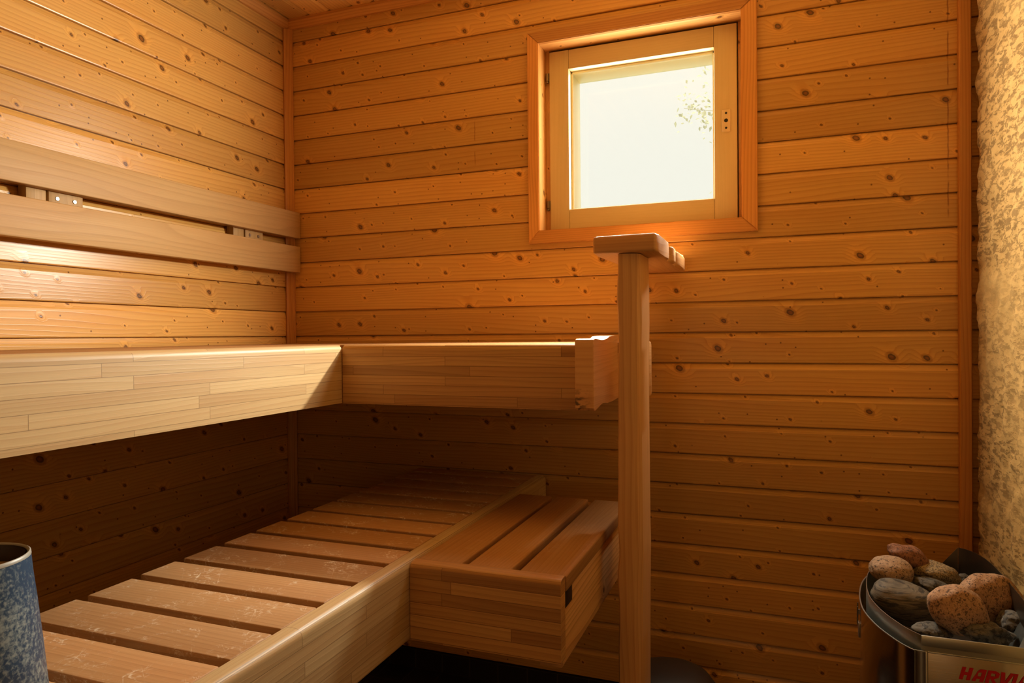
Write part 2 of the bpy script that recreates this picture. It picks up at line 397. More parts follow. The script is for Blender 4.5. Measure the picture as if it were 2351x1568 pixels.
def panelling(bm, mapf, u0, u1, z0, z1, hole=None, seed=0, zref=Z0):
    uvl = bm.loops.layers.uv.new('UVMap'); rl = bm.faces.layers.float.new('rnd')
    prof = panel_profile(z0, z1, zref)
    if hole:
        cut = []
        for d0, a0, d1, a1, k in prof:
            zs = [a0] + [h for h in hole[2:] if a0 < h < a1] + [a1]
            for p, q in zip(zs, zs[1:]):
                f = lambda a: d0 + (d1 - d0) * ((a - a0) / (a1 - a0) if a1 > a0 else 0)
                cut.append((f(p), p, f(q), q, k))
        prof = cut
    for d0, a0, d1, a1, k in prof:
        r = random.Random(k * 31 + seed); ou, ov, rv = r.random() * 40, r.random() * 40, r.random()
        spans = [(u0, u1)]
        if hole and a0 >= hole[2] - 1e-6 and a1 <= hole[3] + 1e-6: spans = [(u0, hole[0]), (hole[1], u1)]
        for s0, s1 in spans:
            vs = [bm.verts.new(mapf(u, d, a)) for u, d, a in ((s0, d0, a0), (s1, d0, a0), (s1, d1, a1), (s0, d1, a1))]
            f = bm.faces.new(vs); f[rl] = rv
            for l, (u, a) in zip(f.loops, ((s0, a0), (s1, a0), (s1, a1), (s0, a1))): l[uvl].uv = (u + ou, a - Z0 - k * P + ov)

def backing(bm, boxes):
    uvl = bm.loops.layers.uv.verify(); n0 = len(bm.faces)
    for b in boxes: add_box(bm, *b)

HOLE = (0.925, 1.526, H + 0.309, H + 0.893)
bm = bmesh.new(); panelling(bm, lambda u, d, a: (u, d, a), 0.0, RIGHT + 0.05, ZB, CEIL, HOLE, 3)
bmesh.ops.remove_doubles(bm, verts=bm.verts[:], dist=1e-5)
backing(bm, [(-.12, HOLE[0], .013, .13, -.05, CEIL + .05), (HOLE[1], RIGHT + .2, .013, .13, -.05, CEIL + .05), (HOLE[0], HOLE[1], .013, .13, -.05, HOLE[2]), (HOLE[0], HOLE[1], .013, .13, HOLE[3], CEIL + .05)])
structure(obj('wall_back', bm, M['pine'], uvs=False, smooth=6), 'back wall of knotty orange pine boards around the window', 'wall')
bm = bmesh.new(); panelling(bm, lambda u, d, a: (-d, u, a), FRONT, 0.0, ZB, CEIL, None, 11)
backing(bm, [(-.12, -.013, FRONT - .1, .02, -.05, CEIL + .05)])
structure(obj('wall_left', bm, M['pine'], uvs=False, smooth=6), 'left wall of knotty orange pine boards behind the backrest', 'wall')
bm = bmesh.new(); panelling(bm, lambda u, d, a: (u, FRONT - d, a), 0.0, XR, ZB, CEIL, None, 23)
backing(bm, [(-.12, XR + .2, FRONT - .12, FRONT - .013, -.05, CEIL + .05)])
structure(obj('wall_front', bm, M['pine'], uvs=False, smooth=6), 'pine board wall behind the viewer', 'wall')
bm = bmesh.new(); panelling(bm, lambda u, d, a: (a, u, CEIL + d), FRONT, 0.0, 0.0, XR, None, 41, zref=0.024)
backing(bm, [(-.12, XR + .2, FRONT - .12, .13, CEIL + .013, CEIL + .1)])
structure(obj('ceiling', bm, M['pine'], uvs=False, smooth=6), 'pine board ceiling', 'ceiling')

def tiled(bm, x0, x1, y0, y1, z0, z1):
    add_box(bm, x0, x1, y0, y1, z0, z1)
def tile_uv(bm):
    uvl = bm.loops.layers.uv.new('UVMap'); bm.normal_update()
    for f in bm.faces:
        ax = max(range(3), key=lambda i: abs(f.normal[i])); a, b = [i for i in range(3) if i != ax]
        for l in f.loops: l[uvl].uv = (l.vert.co[a] + 0.0955, l.vert.co[b] + (0.0375 if b == 2 else 0.008))
bm = bmesh.new(); add_box(bm, -.1, XR + .2, FRONT - .1, .1, -.1, 0.0); tile_uv(bm)
structure(obj('floor', bm, M['tile'], uvs=False), 'dark square tile floor', 'floor')
bm = bmesh.new(); add_box(bm, 0, RIGHT, -.006, .02, 0.0, ZB - .001); tile_uv(bm)
structure(obj('baseboard_back', bm, M['tile'], uvs=False), 'dark tile skirting under the back wall', 'baseboard')
bm = bmesh.new(); add_box(bm, -.02, .006, FRONT, -.006, 0.0, ZB - .001); tile_uv(bm)
structure(obj('baseboard_left', bm, M['tile'], uvs=False), 'dark tile skirting under the left wall', 'baseboard')

# right wall: rough plaster mass, ragged where it meets the boards
bm = bmesh.new()
ys = [-0.004 - 0.0075 * i for i in range(80)]; y = ys[-1]; st = 0.0075
while y > CHIM: st = min(st * 1.15, 0.06); y = max(y - st, CHIM); ys.append(y)
zs = [-.02 + 0.0085 * i for i in range(262)]
grid = []
for z in zs:
    row = []
    jag = 0.004 + 0.006 * mnoise.noise((3.1, z * 16, 0)) + 0.006 * mnoise.noise((7.7, z * 55, 1))
    for i, y in enumerate(ys):
        n = 0.007 * mnoise.noise((1.0, y * 22, z * 22)) + 0.0035 * mnoise.noise((5.0, y * 70, z * 70)) + 0.003 * mnoise.noise((9, y * 6, z * 6))
        e = max(0.0, 1 - (-y - 0.004) / 0.018) ** 2
        row.append(bm.verts.new((RIGHT + 0.004 - n + 0.030 * e * 0.7, y - jag * (1 if i < 12 else max(0, 1 - (i - 12) / 10)), z)))
    grid.append(row)
for a, b in zip(grid, grid[1:]):
    for i in range(len(ys) - 1): bm.faces.new((a[i], b[i], b[i + 1], a[i + 1]))
add_box(bm, RIGHT + .035, XR + .2, CHIM, .1, -.05, CEIL + .05)
add_box(bm, RIGHT - .006, XR, CHIM - .02, CHIM + .004, 0, CEIL)
structure(obj('wall_right', bm, M['plaster'], smooth=180), 'rough cream plaster wall behind the stove', 'wall')

bm = bmesh.new(); panelling(bm, lambda u, d, a: (XR + d, u, a), FRONT, CHIM - .02, ZB, CEIL, None, 57)
backing(bm, [(XR + .013, XR + .12, FRONT - .1, CHIM - .02, -.05, CEIL + .05)])
structure(obj('wall_side', bm, M['pine'], uvs=False, smooth=6), 'pine board wall out of view beyond the plaster chimney', 'wall')

# corner battens and coving
def trim(name, outline, axis, a, b, label, grain):
    bm = bmesh.new(); prism(bm, outline, axis, a, b)
    structure(obj(name, bm, M['pine_trim'], None, grain, smooth=25), label, 'trim')
trim('trim_1', [(0, 0), (0, -.024), (.006, -.026), (.009, -.020), (.018, -.014), (.020, -.009), (.026, -.006), (.024, 0)], 2, ZB, CEIL - .03, 'vertical corner batten between the left and back walls', 2)
trim('trim_2', [(0, CEIL), (0, CEIL - .030), (-.008, CEIL - .030), (-.022, CEIL - .010), (-.022, CEIL)], 0, 0.0, RIGHT, 'coving batten above the back wall', 0)
trim('trim_3', [(0, CEIL), (0, CEIL - .030), (.008, CEIL - .030), (.022, CEIL - .010), (.022, CEIL)], 1, FRONT, -.0, 'coving batten above the left wall', 1)
trim('trim_4', [(2.0275, 0.004), (2.0275, -.013), (2.030, -.016), (2.052, -.016), (2.0545, -.013), (2.0545, 0.004)], 2, ZB, CEIL - .03, 'vertical batten between the boards and the plaster', 2)

# ------------------------------------------------------------------ window
ox0, ox1, oz0, oz1 = 0.934, 1.517, H + 0.3175, H + 0.884
cx0, cx1, cz0, cz1 = 0.899, 1.5585, H + 0.278, H + 0.9185
win = thing('window_1', (ox0, 0, oz0), 'small square window in the back wall with pine casing', 'window'); win['kind'] = 'structure'
def casing(name, quad, g):
    bm = bmesh.new()
    F = [bm.verts.new((x, -.014, z)) for x, z in quad]; B = [bm.verts.new((x, -.0005, z)) for x, z in quad]
    f = bm.faces.new(F); bm.faces.new(B[::-1])
    for i in range(4): bm.faces.new((F[i], B[i], B[(i + 1) % 4], F[(i + 1) % 4]))
    bmesh.ops.bevel(bm, geom=list(f.edges), offset=0.0018, segments=2, affect='EDGES')
    return obj(name, bm, M['pine_trim'], win, g)
casing('casing', [(cx0, cz1), (cx1, cz1), (ox1, oz1), (ox0, oz1)], 0)
casing('casing', [(cx0, cz0), (ox0, oz0), (ox1, oz0), (cx1, cz0)], 0)
casing('casing', [(cx0, cz0), (cx0, cz1), (ox0, oz1), (ox0, oz0)], 2)
casing('casing', [(cx1, cz0), (ox1, oz0), (ox1, oz1), (cx1, cz1)], 2)
YD = 0.185
# lining of the opening
for n, b, g in (('lining', (HOLE[0], ox0, -.0004, .062, oz0, oz1), 2), ('lining', (ox1, HOLE[1], -.0004, .062, oz0, oz1), 2), ('lining', (HOLE[0], HOLE[1], -.0004, .062, HOLE[2], oz0), 0), ('lining', (HOLE[0], HOLE[1], -.0004, .062, oz1, HOLE[3]), 0)):
    box(n, *b, M['reveal'], win, g, 0.0006)
# sash: two stiles, two rails
sx0, sx1, sz0, sz1 = 0.9497, 1.5035, H + 0.325, H + 0.8765
gx0, gx1, gz0, gz1 = 1.0110, 1.4415, H + 0.3865, H + 0.8175
sash = thing('sash', (sx0, .05, sz0), None, None); del sash['label']; del sash['category']
bpy.data.objects.remove(sash)
bm = bmesh.new(); add_box(bm, sx0, gx0, .05, .092, sz0, sz1, .0015)
sash = obj('sash', bm, M['paint'], win, 2)
def sub(name, b, mat, grain=0, bev=.0015):
    bm = bmesh.new(); add_box(bm, *b, bev)
    o = obj(name, bm, mat, None, grain); o.parent = sash; o.location = (0, 0, 0); return o
sub('stile', (gx1, sx1, .05, .092, sz0, sz1), M['paint'], 2)
sub('rail', (gx0 + .0006, gx1 - .0006, .0505, .0915, sz0, gz0), M['paint'], 0)
sub('rail', (gx0 + .0006, gx1 - .0006, .0505, .0915, gz1, sz1), M['paint'], 0)
for b, g in (((gx0, gx0 + .006, .078, .0915, gz0, gz1), 2), ((gx1 - .006, gx1, .078, .0915, gz0, gz1), 2), ((gx0, gx1, .078, .0915, gz1 - .006, gz1), 0), ((gx0, gx1, .078, .0915, gz0, gz0 + .006), 0)):
    sub('glazing_bead', b, M['cream'], g, .001)
bm = bmesh.new(); add_box(bm, gx0 + .003, gx1 - .003, .083, .087, gz0 + .003, gz1 - .003)
obj('glass_pane', bm, M['glass'], win)
# frame behind the sash, reaching to the outside
for b, g in (((HOLE[0], gx0 + .0005, .094, YD, HOLE[2], HOLE[3]), 2), ((gx1 - .0005, HOLE[1], .094, YD, HOLE[2], HOLE[3]), 2), ((gx0, gx1, .094, YD, gz1 - .0005, HOLE[3]), 0), ((gx0, gx1, .094, YD, HOLE[2], gz0 + .0005), 0)):
    box('outer_frame', *b, M['cream'], win, g, .001)
for b in ((HOLE[0], sx0 - .003, .062, .094, HOLE[2], HOLE[3]), (sx1 + .003, HOLE[1], .062, .094, HOLE[2], HOLE[3])):
    box('frame_stop', *b, M['reveal'], win, 2, .001)
bm = bmesh.new(); add_box(bm, gx0, gx1, YD - .012, YD - .008, gz0, gz1); obj('outer_pane', bm, M['glass'], win)
# hinges and latch
def cyl(bm, p0, p1, r0, r1=None, seg=16, cap=True):
    r1 = r0 if r1 is None else r1
    p0, p1 = Vector(p0), Vector(p1); d = (p1 - p0).normalized()
    a = d.orthogonal().normalized(); b = d.cross(a)
    A = [bm.verts.new(p0 + r0 * (math.cos(t) * a + math.sin(t) * b)) for t in [2 * math.pi * i / seg for i in range(seg)]]
    B = [bm.verts.new(p1 + r1 * (math.cos(t) * a + math.sin(t) * b)) for t in [2 * math.pi * i / seg for i in range(seg)]]
    for i in range(seg): bm.faces.new((A[i], A[(i + 1) % seg], B[(i + 1) % seg], B[i]))
    if cap: bm.faces.new(A[::-1]); bm.faces.new(B)
for zc in (H + .802, H + .406):
    bm = bmesh.new(); cyl(bm, (.9425, .051, zc - .013), (.9425, .051, zc + .010), .0052); cyl(bm, (.9425, .051, zc - .019), (.9425, .051, zc - .014), .0045)
    add_box(bm, .937, .951, .053, .055, zc - .016, zc + .012)
    obj('hinge', bm, M['brass'], win)
bm = bmesh.new(); add_box(bm, 1.462, 1.486, .0465, .051, H + .573, H + .635, .0015)
lt = obj('latch_plate', bm, M['latch'], win)
for zc, r in ((H + .625, .0033), (H + .604, .0056), (H + .583, .0033)):
    bm = bmesh.new(); cyl(bm, (1.474, .0468, zc), (1.474, .0457, zc), r, r * .9, 18)
    o = obj('screw' if r < .005 else 'spindle_hole', bm, M['dark']); o.parent = lt; o.location = (0, 0, 0)

# ------------------------------------------------------------------ benches
def fascia(name, axis, t0, t1, a0, a1, z0, z1, parent, mat='glulam', face=1, r=.013, seed=None):
    """board on edge with a rounded top arris; axis = its length"""
    # outline in (thickness, z)
    pts = [(t0, z0), (t1, z0)]
    n = 6
    if face > 0: c = [(t1 - r + r * math.sin(i / n * math.pi / 2), z1 - r + r * math.cos(i / n * math.pi / 2)) for i in range(n, -1, -1)] + [(t0, z1)]
    else: c = [(t1, z1)] + [(t0 + r - r * math.sin(i / n * math.pi / 2), z1 - r + r * math.cos(i / n * math.pi / 2)) for i in range(0, n + 1)]
    bm = bmesh.new(); prism(bm, pts + c, axis, a0, a1)
    return obj(name, bm, M[mat], parent, axis, smooth=50, seed=seed)

UT = H - 0.021
ub = thing('sauna_bench', (.30, -1.3, 0), 'upper sauna bench along the left wall, pale rounded front board in the light', 'bench')
fascia('front_board', 1, .542, .570, -2.45, -.5195, H - .168, UT, ub, seed=5)
for i in range(5):
    x1 = .540 - i * .103
    box('slat', x1 - .092, x1, -2.45, -.022, UT - .027, UT - .001, M['slat_clean'], ub, 1, .003)
for yy in (-2.2, -1.2, -.3): box('bearer', .008, .541, yy - .022, yy + .022, UT - .12, UT - .0275, M['beam'], ub, 0)
for yy in (-2.35,): box('leg', .44, .49, yy - .025, yy + .025, 0.0, UT - .0275, M['beam'], ub, 2)

bb = thing('sauna_bench', (.9, -.28, 0), 'short upper sauna bench under the window, orange-brown front board ending at the post', 'bench')
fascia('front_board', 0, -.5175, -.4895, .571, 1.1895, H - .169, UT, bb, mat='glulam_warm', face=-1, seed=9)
for i in range(5):
    y0 = -.4885 + i * .095
    box('slat', .5425, (1.188, 1.188, 1.255, 1.280, 1.262)[i], y0, min(y0 + .0915, -.006), UT - .026, UT + .0005, M['slat_clean'], bb, 0, .003)
for xx in (.62, 1.12): box('bearer', xx - .022, xx + .022, -.488, -.004, UT - .12, UT - .0265, M['beam'], bb, 1)
# live-edged end block; outline in (y, z), the lower arris nicked
pts = []
def bez(a, b, n=6, bulge=0.0):
    return [(a[0] + (b[0] - a[0]) * i / n, a[1] + (b[1] - a[1]) * i / n + bulge * math.sin(math.pi * i / n)) for i in range(n)]
zt, zb = H - .0085, H - .1665
out = [(-.549, zt - .010), (-.546, zt - .003), (-.538, zt)] + [(-.538 + .143 * i / 14, zt - .0022 * (1 - math.cos(2 * math.pi * i / 14))) for i in range(1, 14)] + bez((-.395, zt + .004), (-.20, zt - .002), 6, .004) + [(-.03, zt), (-.03, zb + .01)] + bez((-.20, zb + .012), (-.40, zb + .004), 5) + bez((-.42, zb + .006), (-.49, zb + .008), 5, .003) + [(-.512, zb + .004), (-.530, zb), (-.543, zb + .001), (-.549, zb + .007)]
bm = bmesh.new(); prism(bm, out, 0, 1.190, 1.2315, 0.0012, 1)
obj('end_block', bm, M['burnt'], bb, 1, smooth=30)
# rounded tail of the second end plank, seen past the post
r = .012
tail = [(-.414, H - .02), (-.405, H - .0175)] + [(-.377 + r * math.sin(t), H - .0175 - r + r * math.cos(t)) for t in (0, .5, 1, 1.57)] + [(-.377 + r * math.cos(t), H - .145 + r - r * math.sin(t)) for t in (0, .5, 1, 1.57)] + [(-.414, H - .145)]
bm = bmesh.new(); prism(bm, tail, 0, 1.287, 1.3265, 0.002)
obj('tail_block', bm, M['edge'], bb, 1, smooth=45)

LT = H - 0.430
lb = thing('foot_bench', (.73, -1.2, 0), 'long lower slatted bench on the left, worn cross slats behind a pale front board', 'bench')
fascia('front_board', 1, .916, .945, -2.45, -.006, H - .575, LT + .001, lb, seed=21)
fronts = [-.067, -.1695, -.2675, -.3635, -.4675, -.571, -.669, -.771, -.868, -.974, -1.071, -1.1765, -1.279, -1.3815, -1.484, -1.586, -1.688, -1.79, -1.892, -1.994, -2.096, -2.198, -2.30, -2.40]
for i, yf in enumerate(fronts):
    yb_ = -.008 if i == 0 else fronts[i - 1] - .0175
    yb_ = min(yb_, yf + .0865)
    box('slat', .513 + R.uniform(-.002, .002), .9125, yf, yb_, LT - .023, LT, M['slat'], lb, 0, .0028, 3)
box('bearer', .60, .64, -2.44, -.008, LT - .095, LT - .0235, M['beam'], lb, 1)
box('bearer', .875, .9155, -2.44, -.008, LT - .095, LT - .0235, M['beam'], lb, 1)
for yy in (-2.3,): box('leg', .60, .64, yy, yy + .05, 0, LT - .096, M['beam'], lb, 2)
box('leg', .876, .914, -2.30, -2.25, 0, LT - .096, M['beam'], lb, 2)

sb = thing('step_box', (1.1, -.5, 0), 'wooden step with three lengthwise slats, hung between the lower bench and the post', 'step')
# front board with the right-hand end square
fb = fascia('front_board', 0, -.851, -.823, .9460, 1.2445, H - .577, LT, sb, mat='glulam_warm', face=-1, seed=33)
for x0, x1 in ((.9475, 1.0400), (1.0525, 1.1400), (1.1565, 1.2465)):
    box('slat', x0, x1, -.8210, -.246, LT - .030, LT - .001, M['slat_clean'], sb, 1, .0035, 3)
bm = bmesh.new()
sidep = [(-.822, H - .463), (-.2, H - .463), (-.2, H - .588), (-.815, H - .588), (-.845, H - .577), (-.822, H - .577)]
prism(bm, [(-.8225, LT - .034), (-.22, LT - .034), (-.22, H - .592), (-.832, H - .592), (-.8225, H - .579)], 0, 1.198, 1.2405, .0015)
obj('side_beam', bm, M['beam'], sb, 1)
box('cross_bearer', .9465, 1.197, -.30, -.26, LT - .12, LT - .031, M['beam'], sb, 0)
box('cross_bearer', .9465, 1.197, -.8220, -.79, LT - .12, LT - .031, M['beam'], sb, 0)
bm = bmesh.new(); add_box(bm, 1.2406, 1.2425, -.815, -.770, LT - .062, LT - .031, .0005); obj('bracket', bm, M['dark'], sb)
box('ledger', .9470, 1.2405, -.040, -.002, LT - .14, LT - .07, M['beam'], sb, 1)

# ------------------------------------------------------------------ live-edge post with scalloped top rail
hr = thing('handrail', (1.305, -.48, 0), 'wavy live-edge timber post carrying a thick scalloped rail below the window', 'handrail')
bm = bmesh.new(); rings = []
prof = [(0, 0, 0, 0), (.1, -.002, .0, .0), (.25, .0, -.001, -.002), (.40, -.001, .002, -.001), (.50, .001, -.003, .001), (.57, -.002, -.001, .003), (.62, .0025, .002, .005), (.68, .0, .003, .003), (.80, .001, .002, .002), (.93, .0022, .005, .001), (1.02, .0028, .005, .002), (1.07, .0045, .004, .003), (1.12, .003, .003, .005), (1.17, .001, .005, .0045), (1.205, .0025, .008, .004), (1.232, .004, .009, .003), (1.262, .004, .009, .002)]
YP = -.540
for z, l, b2, r_ in prof:
    w = 0.0005 * math.sin(z * 23)
    rings.append([(1.2800 + l, YP + .004), (1.2830 + l, YP), (1.3035 + b2 * .4, YP + .001 + w), (1.3205 + b2 * .45 , YP + .009 + w), (1.3285 + r_ * .5, YP + .022), (1.3290 + r_ * .5, YP + .118), (1.3270 + r_ * .5, YP + .123), (1.2820 + l, YP + .123), (1.2795 + l, YP + .119)])
import bisect
fine = []; zsf = [p[0] for p in prof]
N = 70
for i in range(N + 1):
    z = 1.262 * i / N; j = min(max(bisect.bisect_right(zsf, z) - 1, 0), len(zsf) - 2)
    t = (z - zsf[j]) / (zsf[j + 1] - zsf[j]); t = t * t * (3 - 2 * t)
    fine.append([bm.verts.new((a[0] + (b[0] - a[0]) * t, a[1] + (b[1] - a[1]) * t, z)) for a, b in zip(rings[j], rings[j + 1])])
for a, b in zip(fine, fine[1:]):
    for i in range(9): bm.faces.new((a[i], a[(i + 1) % 9], b[(i + 1) % 9], b[i]))
bm.faces.new(fine[0][::-1]); bm.faces.new(fine[-1])
obj('post', bm, M['edge'], hr, 2, smooth=28)
# rail: outline in (x, y); right edge scalloped in three bumps
xr = 1.367
right = [(xr - .006, -.549), (xr - .0015, -.546), (xr, -.540), (xr + .001, -.50), (xr + .002, -.44), (xr + .0015, -.375), (xr - .002, -.345), (xr - .012, -.330), (xr - .016, -.318), (xr - .012, -.308), (xr - .003, -.300), (xr + .0015, -.285), (xr + .001, -.245), (xr - .006, -.232), (xr - .014, -.222), (xr - .013, -.212), (xr - .004, -.200), (xr + .001, -.185), (xr + .002, -.10), (xr, -.04), (xr - .004, -.030), (xr - .012, -.0225)]
left = [(1.240, -.0225), (1.236, -.03), (1.2355, -.15), (1.240, -.2), (1.2355, -.25), (1.234, -.42), (1.2312, -.50), (1.2312, -.541), (1.2327, -.5465), (1.237, -.549)]
bm = bmesh.new(); prism(bm, right + left, 2, 1.2635, 1.3005, .0055, 3)
for v in bm.verts:
    v.co.z += 0.0025 * math.sin(v.co.x * 55 + 1) * (1 if v.co.z > 1.28 else 0.3) + 0.0012 * math.sin(v.co.y * 18)
    if v.co.z < 1.2632: v.co.z = 1.2632
obj('top_rail', bm, M['burnt'], hr, 1, smooth=50)

# ------------------------------------------------------------------ backrest on the left wall
br = thing('backrest', (.02, -1.2, H + .2245), 'two-board timber backrest screwed to the left wall above the upper bench', 'backrest')
for z0, z1 in ((H + .344, H + .434), (H + .2245, H + .3155)):
    box('backrest_board', .0285, .0515, -2.5, -.0065, z0, z1, M['backrest'], br, 1, .0022, 3)
for ya, yb2 in ((-.885, -.800), (-.249, -.168), (-1.9, -1.815)):
    cl = box('mounting_block', .0005, .0275, ya, yb2, H + .235, H + .425, M['backrest'], br, 2, .002)
    for ys_ in (ya + .020, yb2 - .022):
        bm = bmesh.new(); cyl(bm, (.0276, ys_, H + .329), (.0292, ys_, H + .329), .0052, .0042, 20); cyl(bm, (.0292, ys_, H + .329), (.0294, ys_, H + .329), .0018, .0018, 8)
        o = obj('screw', bm, M['screw']); o.parent = cl; o.location = (0, 0, 0)
    box('mounting_block', .0005, .0275, ya - .052, ya - .006, H + .30, H + .36, M['backrest'], br, 2, .002)

# ------------------------------------------------------------------ stove
def sheet(name, path, z0, z1, th, mat, parent, closed=False, ztop=None, smooth=40):
    """upright sheet metal following a plan path (outline to the left of travel = outside)"""
    bm = bmesh.new(); n = len(path); nor = []
    for i in range(n):
        a = Vector(path[i - 1] if (i > 0 or closed) else path[i]); b = Vector(path[(i + 1) % n] if (i < n - 1 or closed) else path[i])
        d = (b - a).normalized(); nor.append(Vector((d.y, -d.x)))
    V = []
    for i, p in enumerate(path):
        q = Vector(p) + nor[i] * th; zt_ = ztop[i] if ztop else z1
        V.append([bm.verts.new((p[0], p[1], z0)), bm.verts.new((p[0], p[1], zt_)), bm.verts.new((q.x, q.y, zt_)), bm.verts.new((q.x, q.y, z0))])
    uvl = bm.loops.layers.uv.new('UVMap'); L = 0.0; ls = [0.0]
    for i in range(1, n): L += (Vector(path[i]) - Vector(path[i - 1])).length; ls.append(L)
    rg = range(n) if closed else range(n - 1)
    for i in rg:
        j = (i + 1) % n
        for k in range(4):
            f = bm.faces.new((V[i][k], V[j][k], V[j][(k + 1) % 4], V[i][(k + 1) % 4]))
            for l, (uu, vv) in zip(f.loops, ((ls[i], V[i][k].co.z), (ls[j], V[j][k].co.z), (ls[j], V[j][(k + 1) % 4].co.z), (ls[i], V[i][(k + 1) % 4].co.z))): l[uvl].uv = (uu, vv)
    if not closed:
        bm.faces.new(V[0]); bm.faces.new(V[-1][::-1])
    bmesh.ops.recalc_face_normals(bm, faces=bm.faces[:])
    return obj(name, bm, mat, parent, smooth=smooth, uvs=False)
def catmull(pts, k=6):
    out = []; P_ = [pts[0]] + pts + [pts[-1]]
    for i in range(1, len(P_) - 2):
        a, b, c, d = (Vector(P_[i + j]) for j in (-1, 0, 1, 2))
        for s in range(k):
            t = s / k
            out.append(tuple(0.5 * ((2 * b) + (c - a) * t + (2 * a - 5 * b + 4 * c - d) * t * t + (3 * b - a - 3 * c + d) * t ** 3)))
    out.append(tuple(pts[-1])); return out
ZR = H - .520
stv = thing('sauna_stove', (1.9, -.42, 0), 'stainless steel electric sauna stove filled with stones by the plaster wall', 'stove')
curve = catmull([(1.842, -.2195), (1.816, -.2570), (1.789, -.3270), (1.7745, -.4030), (1.770, -.4690), (1.773, -.5155), (1.7845, -.5670), (1.800, -.6070), (1.813, -.6330), (1.8285, -.6540)])
BX = 2.0135
inner = [(2.008, -.2195)] + [(1.93, -.2195)] + curve + [(1.90, -.6545), (2.008, -.6545)]
sheet('rim', inner, ZR - .10, ZR, .0012, M['galv'], stv)
# bright folded lip along the front
box('front_lip', 1.829, 2.008, -.6575, -.6548, ZR - .0175, ZR + .0005, M['galv'], stv, 0, .0006)
# outer casing, a little lower and wider
def offs(path, d):
    o = []
    for i, p in enumerate(path):
        a = Vector(path[max(i - 1, 0)]); b = Vector(path[min(i + 1, len(path) - 1)]); t = (b - a).normalized()
        q = Vector(p) + Vector((t.y, -t.x)) * d; o.append((q.x, q.y))
    return o
oc = offs(curve, .0115)
oc = [(1.87, -.206)] + oc[:-1] + [(1.8190, -.6565), (1.8225, -.6590), (1.8345, -.6590)]
sheet('casing', oc, .14, ZR - .026, .0012, M['steel'], stv, smooth=50)
sheet('casing_hem', [(p[0], p[1]) for p in offs(oc, .0006)], ZR - .0262, ZR - .0246, .0022, M['galv'], stv)
box('front_panel', 1.8385, 2.006, -.6560, -.6545 + .002, .14, ZR - .0275, M['steel'], stv, 0, .0006)
box('panel_edge', 1.8385, 2.006, -.6568, -.6540, ZR - .0285, ZR - .0262, M['galv'], stv, 0, .0004)
box('corner_flange', 1.8350, 1.8375, -.6575, -.6500, .14, ZR - .0265, M['galv'], stv, 2, .0004)
box('base', 1.80, 2.0, -.62, -.24, .12, .142, M['dark'], stv, 0, .002)
for lx in (1.82, 1.98):
    for ly in (-.58, -.28): box('leg', lx - .012, lx + .012, ly - .012, ly + .012, 0, .12, M['dark'], stv, 2, .001)
# floor of the stone basket
bm = bmesh.new(); vs = [bm.verts.new((p[0] + .004, p[1], ZR - .095)) for p in inner]; bm.faces.new(vs)
ext = bmesh.ops.extrude_face_region(bm, geom=bm.faces[:]); bmesh.ops.translate(bm, verts=[e for e in ext['geom'] if isinstance(e, bmesh.types.BMVert)], vec=(0, 0, .002))
obj('stone_tray', bm, M['heatsteel'], stv)
# raised heat shield along the wall
bp = [(1.9770, -.2268), (1.9900, -.2370), (2.0020, -.2600), (2.0100, -.2980), (BX, -.340), (BX, -.42), (2.0105, -.50), (2.0080, -.56), (2.0060, -.6545)]
sheet('heat_shield', bp[::-1], ZR - .10, ZR + .04, .0012, M['heatsteel'], stv)
sheet('heat_shield', [(1.9480, -.2202), (1.9765, -.2266)][::-1], ZR - .05, ZR + .04, .0012, M['heatsteel'], stv, ztop=[ZR + .04, ZR + .001])
bm = bmesh.new()
q = [(2.0115, -.33, ZR - .004), (2.0115, -.648, ZR - .004), (1.985, -.648, ZR - .055), (1.985, -.33, ZR - .055)]
f = bm.faces.new([bm.verts.new(c) for c in q]); bmesh.ops.solidify(bm, geom=bm.faces[:], thickness=.0012)
obj('inner_shield', bm, M['galv'], stv)
bm = bmesh.new()
q = [(1.935, -.652, ZR - .03), (2.008, -.652, ZR - .002), (2.008, -.560, ZR - .002), (1.965, -.640, ZR - .03)]
f = bm.faces.new([bm.verts.new(c) for c in q]); bmesh.ops.solidify(bm, geom=bm.faces[:], thickness=.0012)
obj('corner_gusset', bm, M['galv'], stv)
# wire clip on the casing side
bm = bmesh.new()
cyl(bm, (1.7572, -.405, ZR - .045), (1.7572, -.405, ZR - .092), .0012, seg=8); cyl(bm, (1.7555, -.415, ZR - .05), (1.7555, -.415, ZR - .085), .0012, seg=8)
add_box(bm, 1.7560, 1.7585, -.432, -.418, ZR - .108, ZR - .078, .0005); add_box(bm, 1.7565, 1.7625, -.405, -.400, ZR - .07, ZR - .06)
obj('clip', bm, M['screw'], stv)
# red maker's lettering on the front panel: slanted block capitals
bm = bmesh.new()
def poly(pts, ox, sc_=.0215, z=ZR - .0655, sh=.26):
    vs = [bm.verts.new((ox + (x + y * sh) * sc_, -.6566, z + y * sc_)) for x, y in pts]; f_ = bm.faces.new(vs); f_.normal_update()
    ex = bmesh.ops.extrude_face_region(bm, geom=[f_]); bmesh.ops.translate(bm, verts=[q_ for q_ in ex['geom'] if isinstance(q_, bmesh.types.BMVert)], vec=(0, -.0004, 0))
def A_(ox):
    poly([(0, 0), (.26, 0), (.30, .30), (.30, .72), (.16, .55)], ox)          # left leg
    poly([(.16, .55), (.30, .72), (.52, .76), (.52, 1.0), (.36, .98), (.24, .85)], ox)   # rounded top
    poly([(.52, 0), (.78, 0), (.78, 1.0), (.52, 1.0)], ox)                      # right leg
    poly([(.28, .22), (.52, .22), (.52, .42), (.30, .42)], ox)
lx = 1.8835
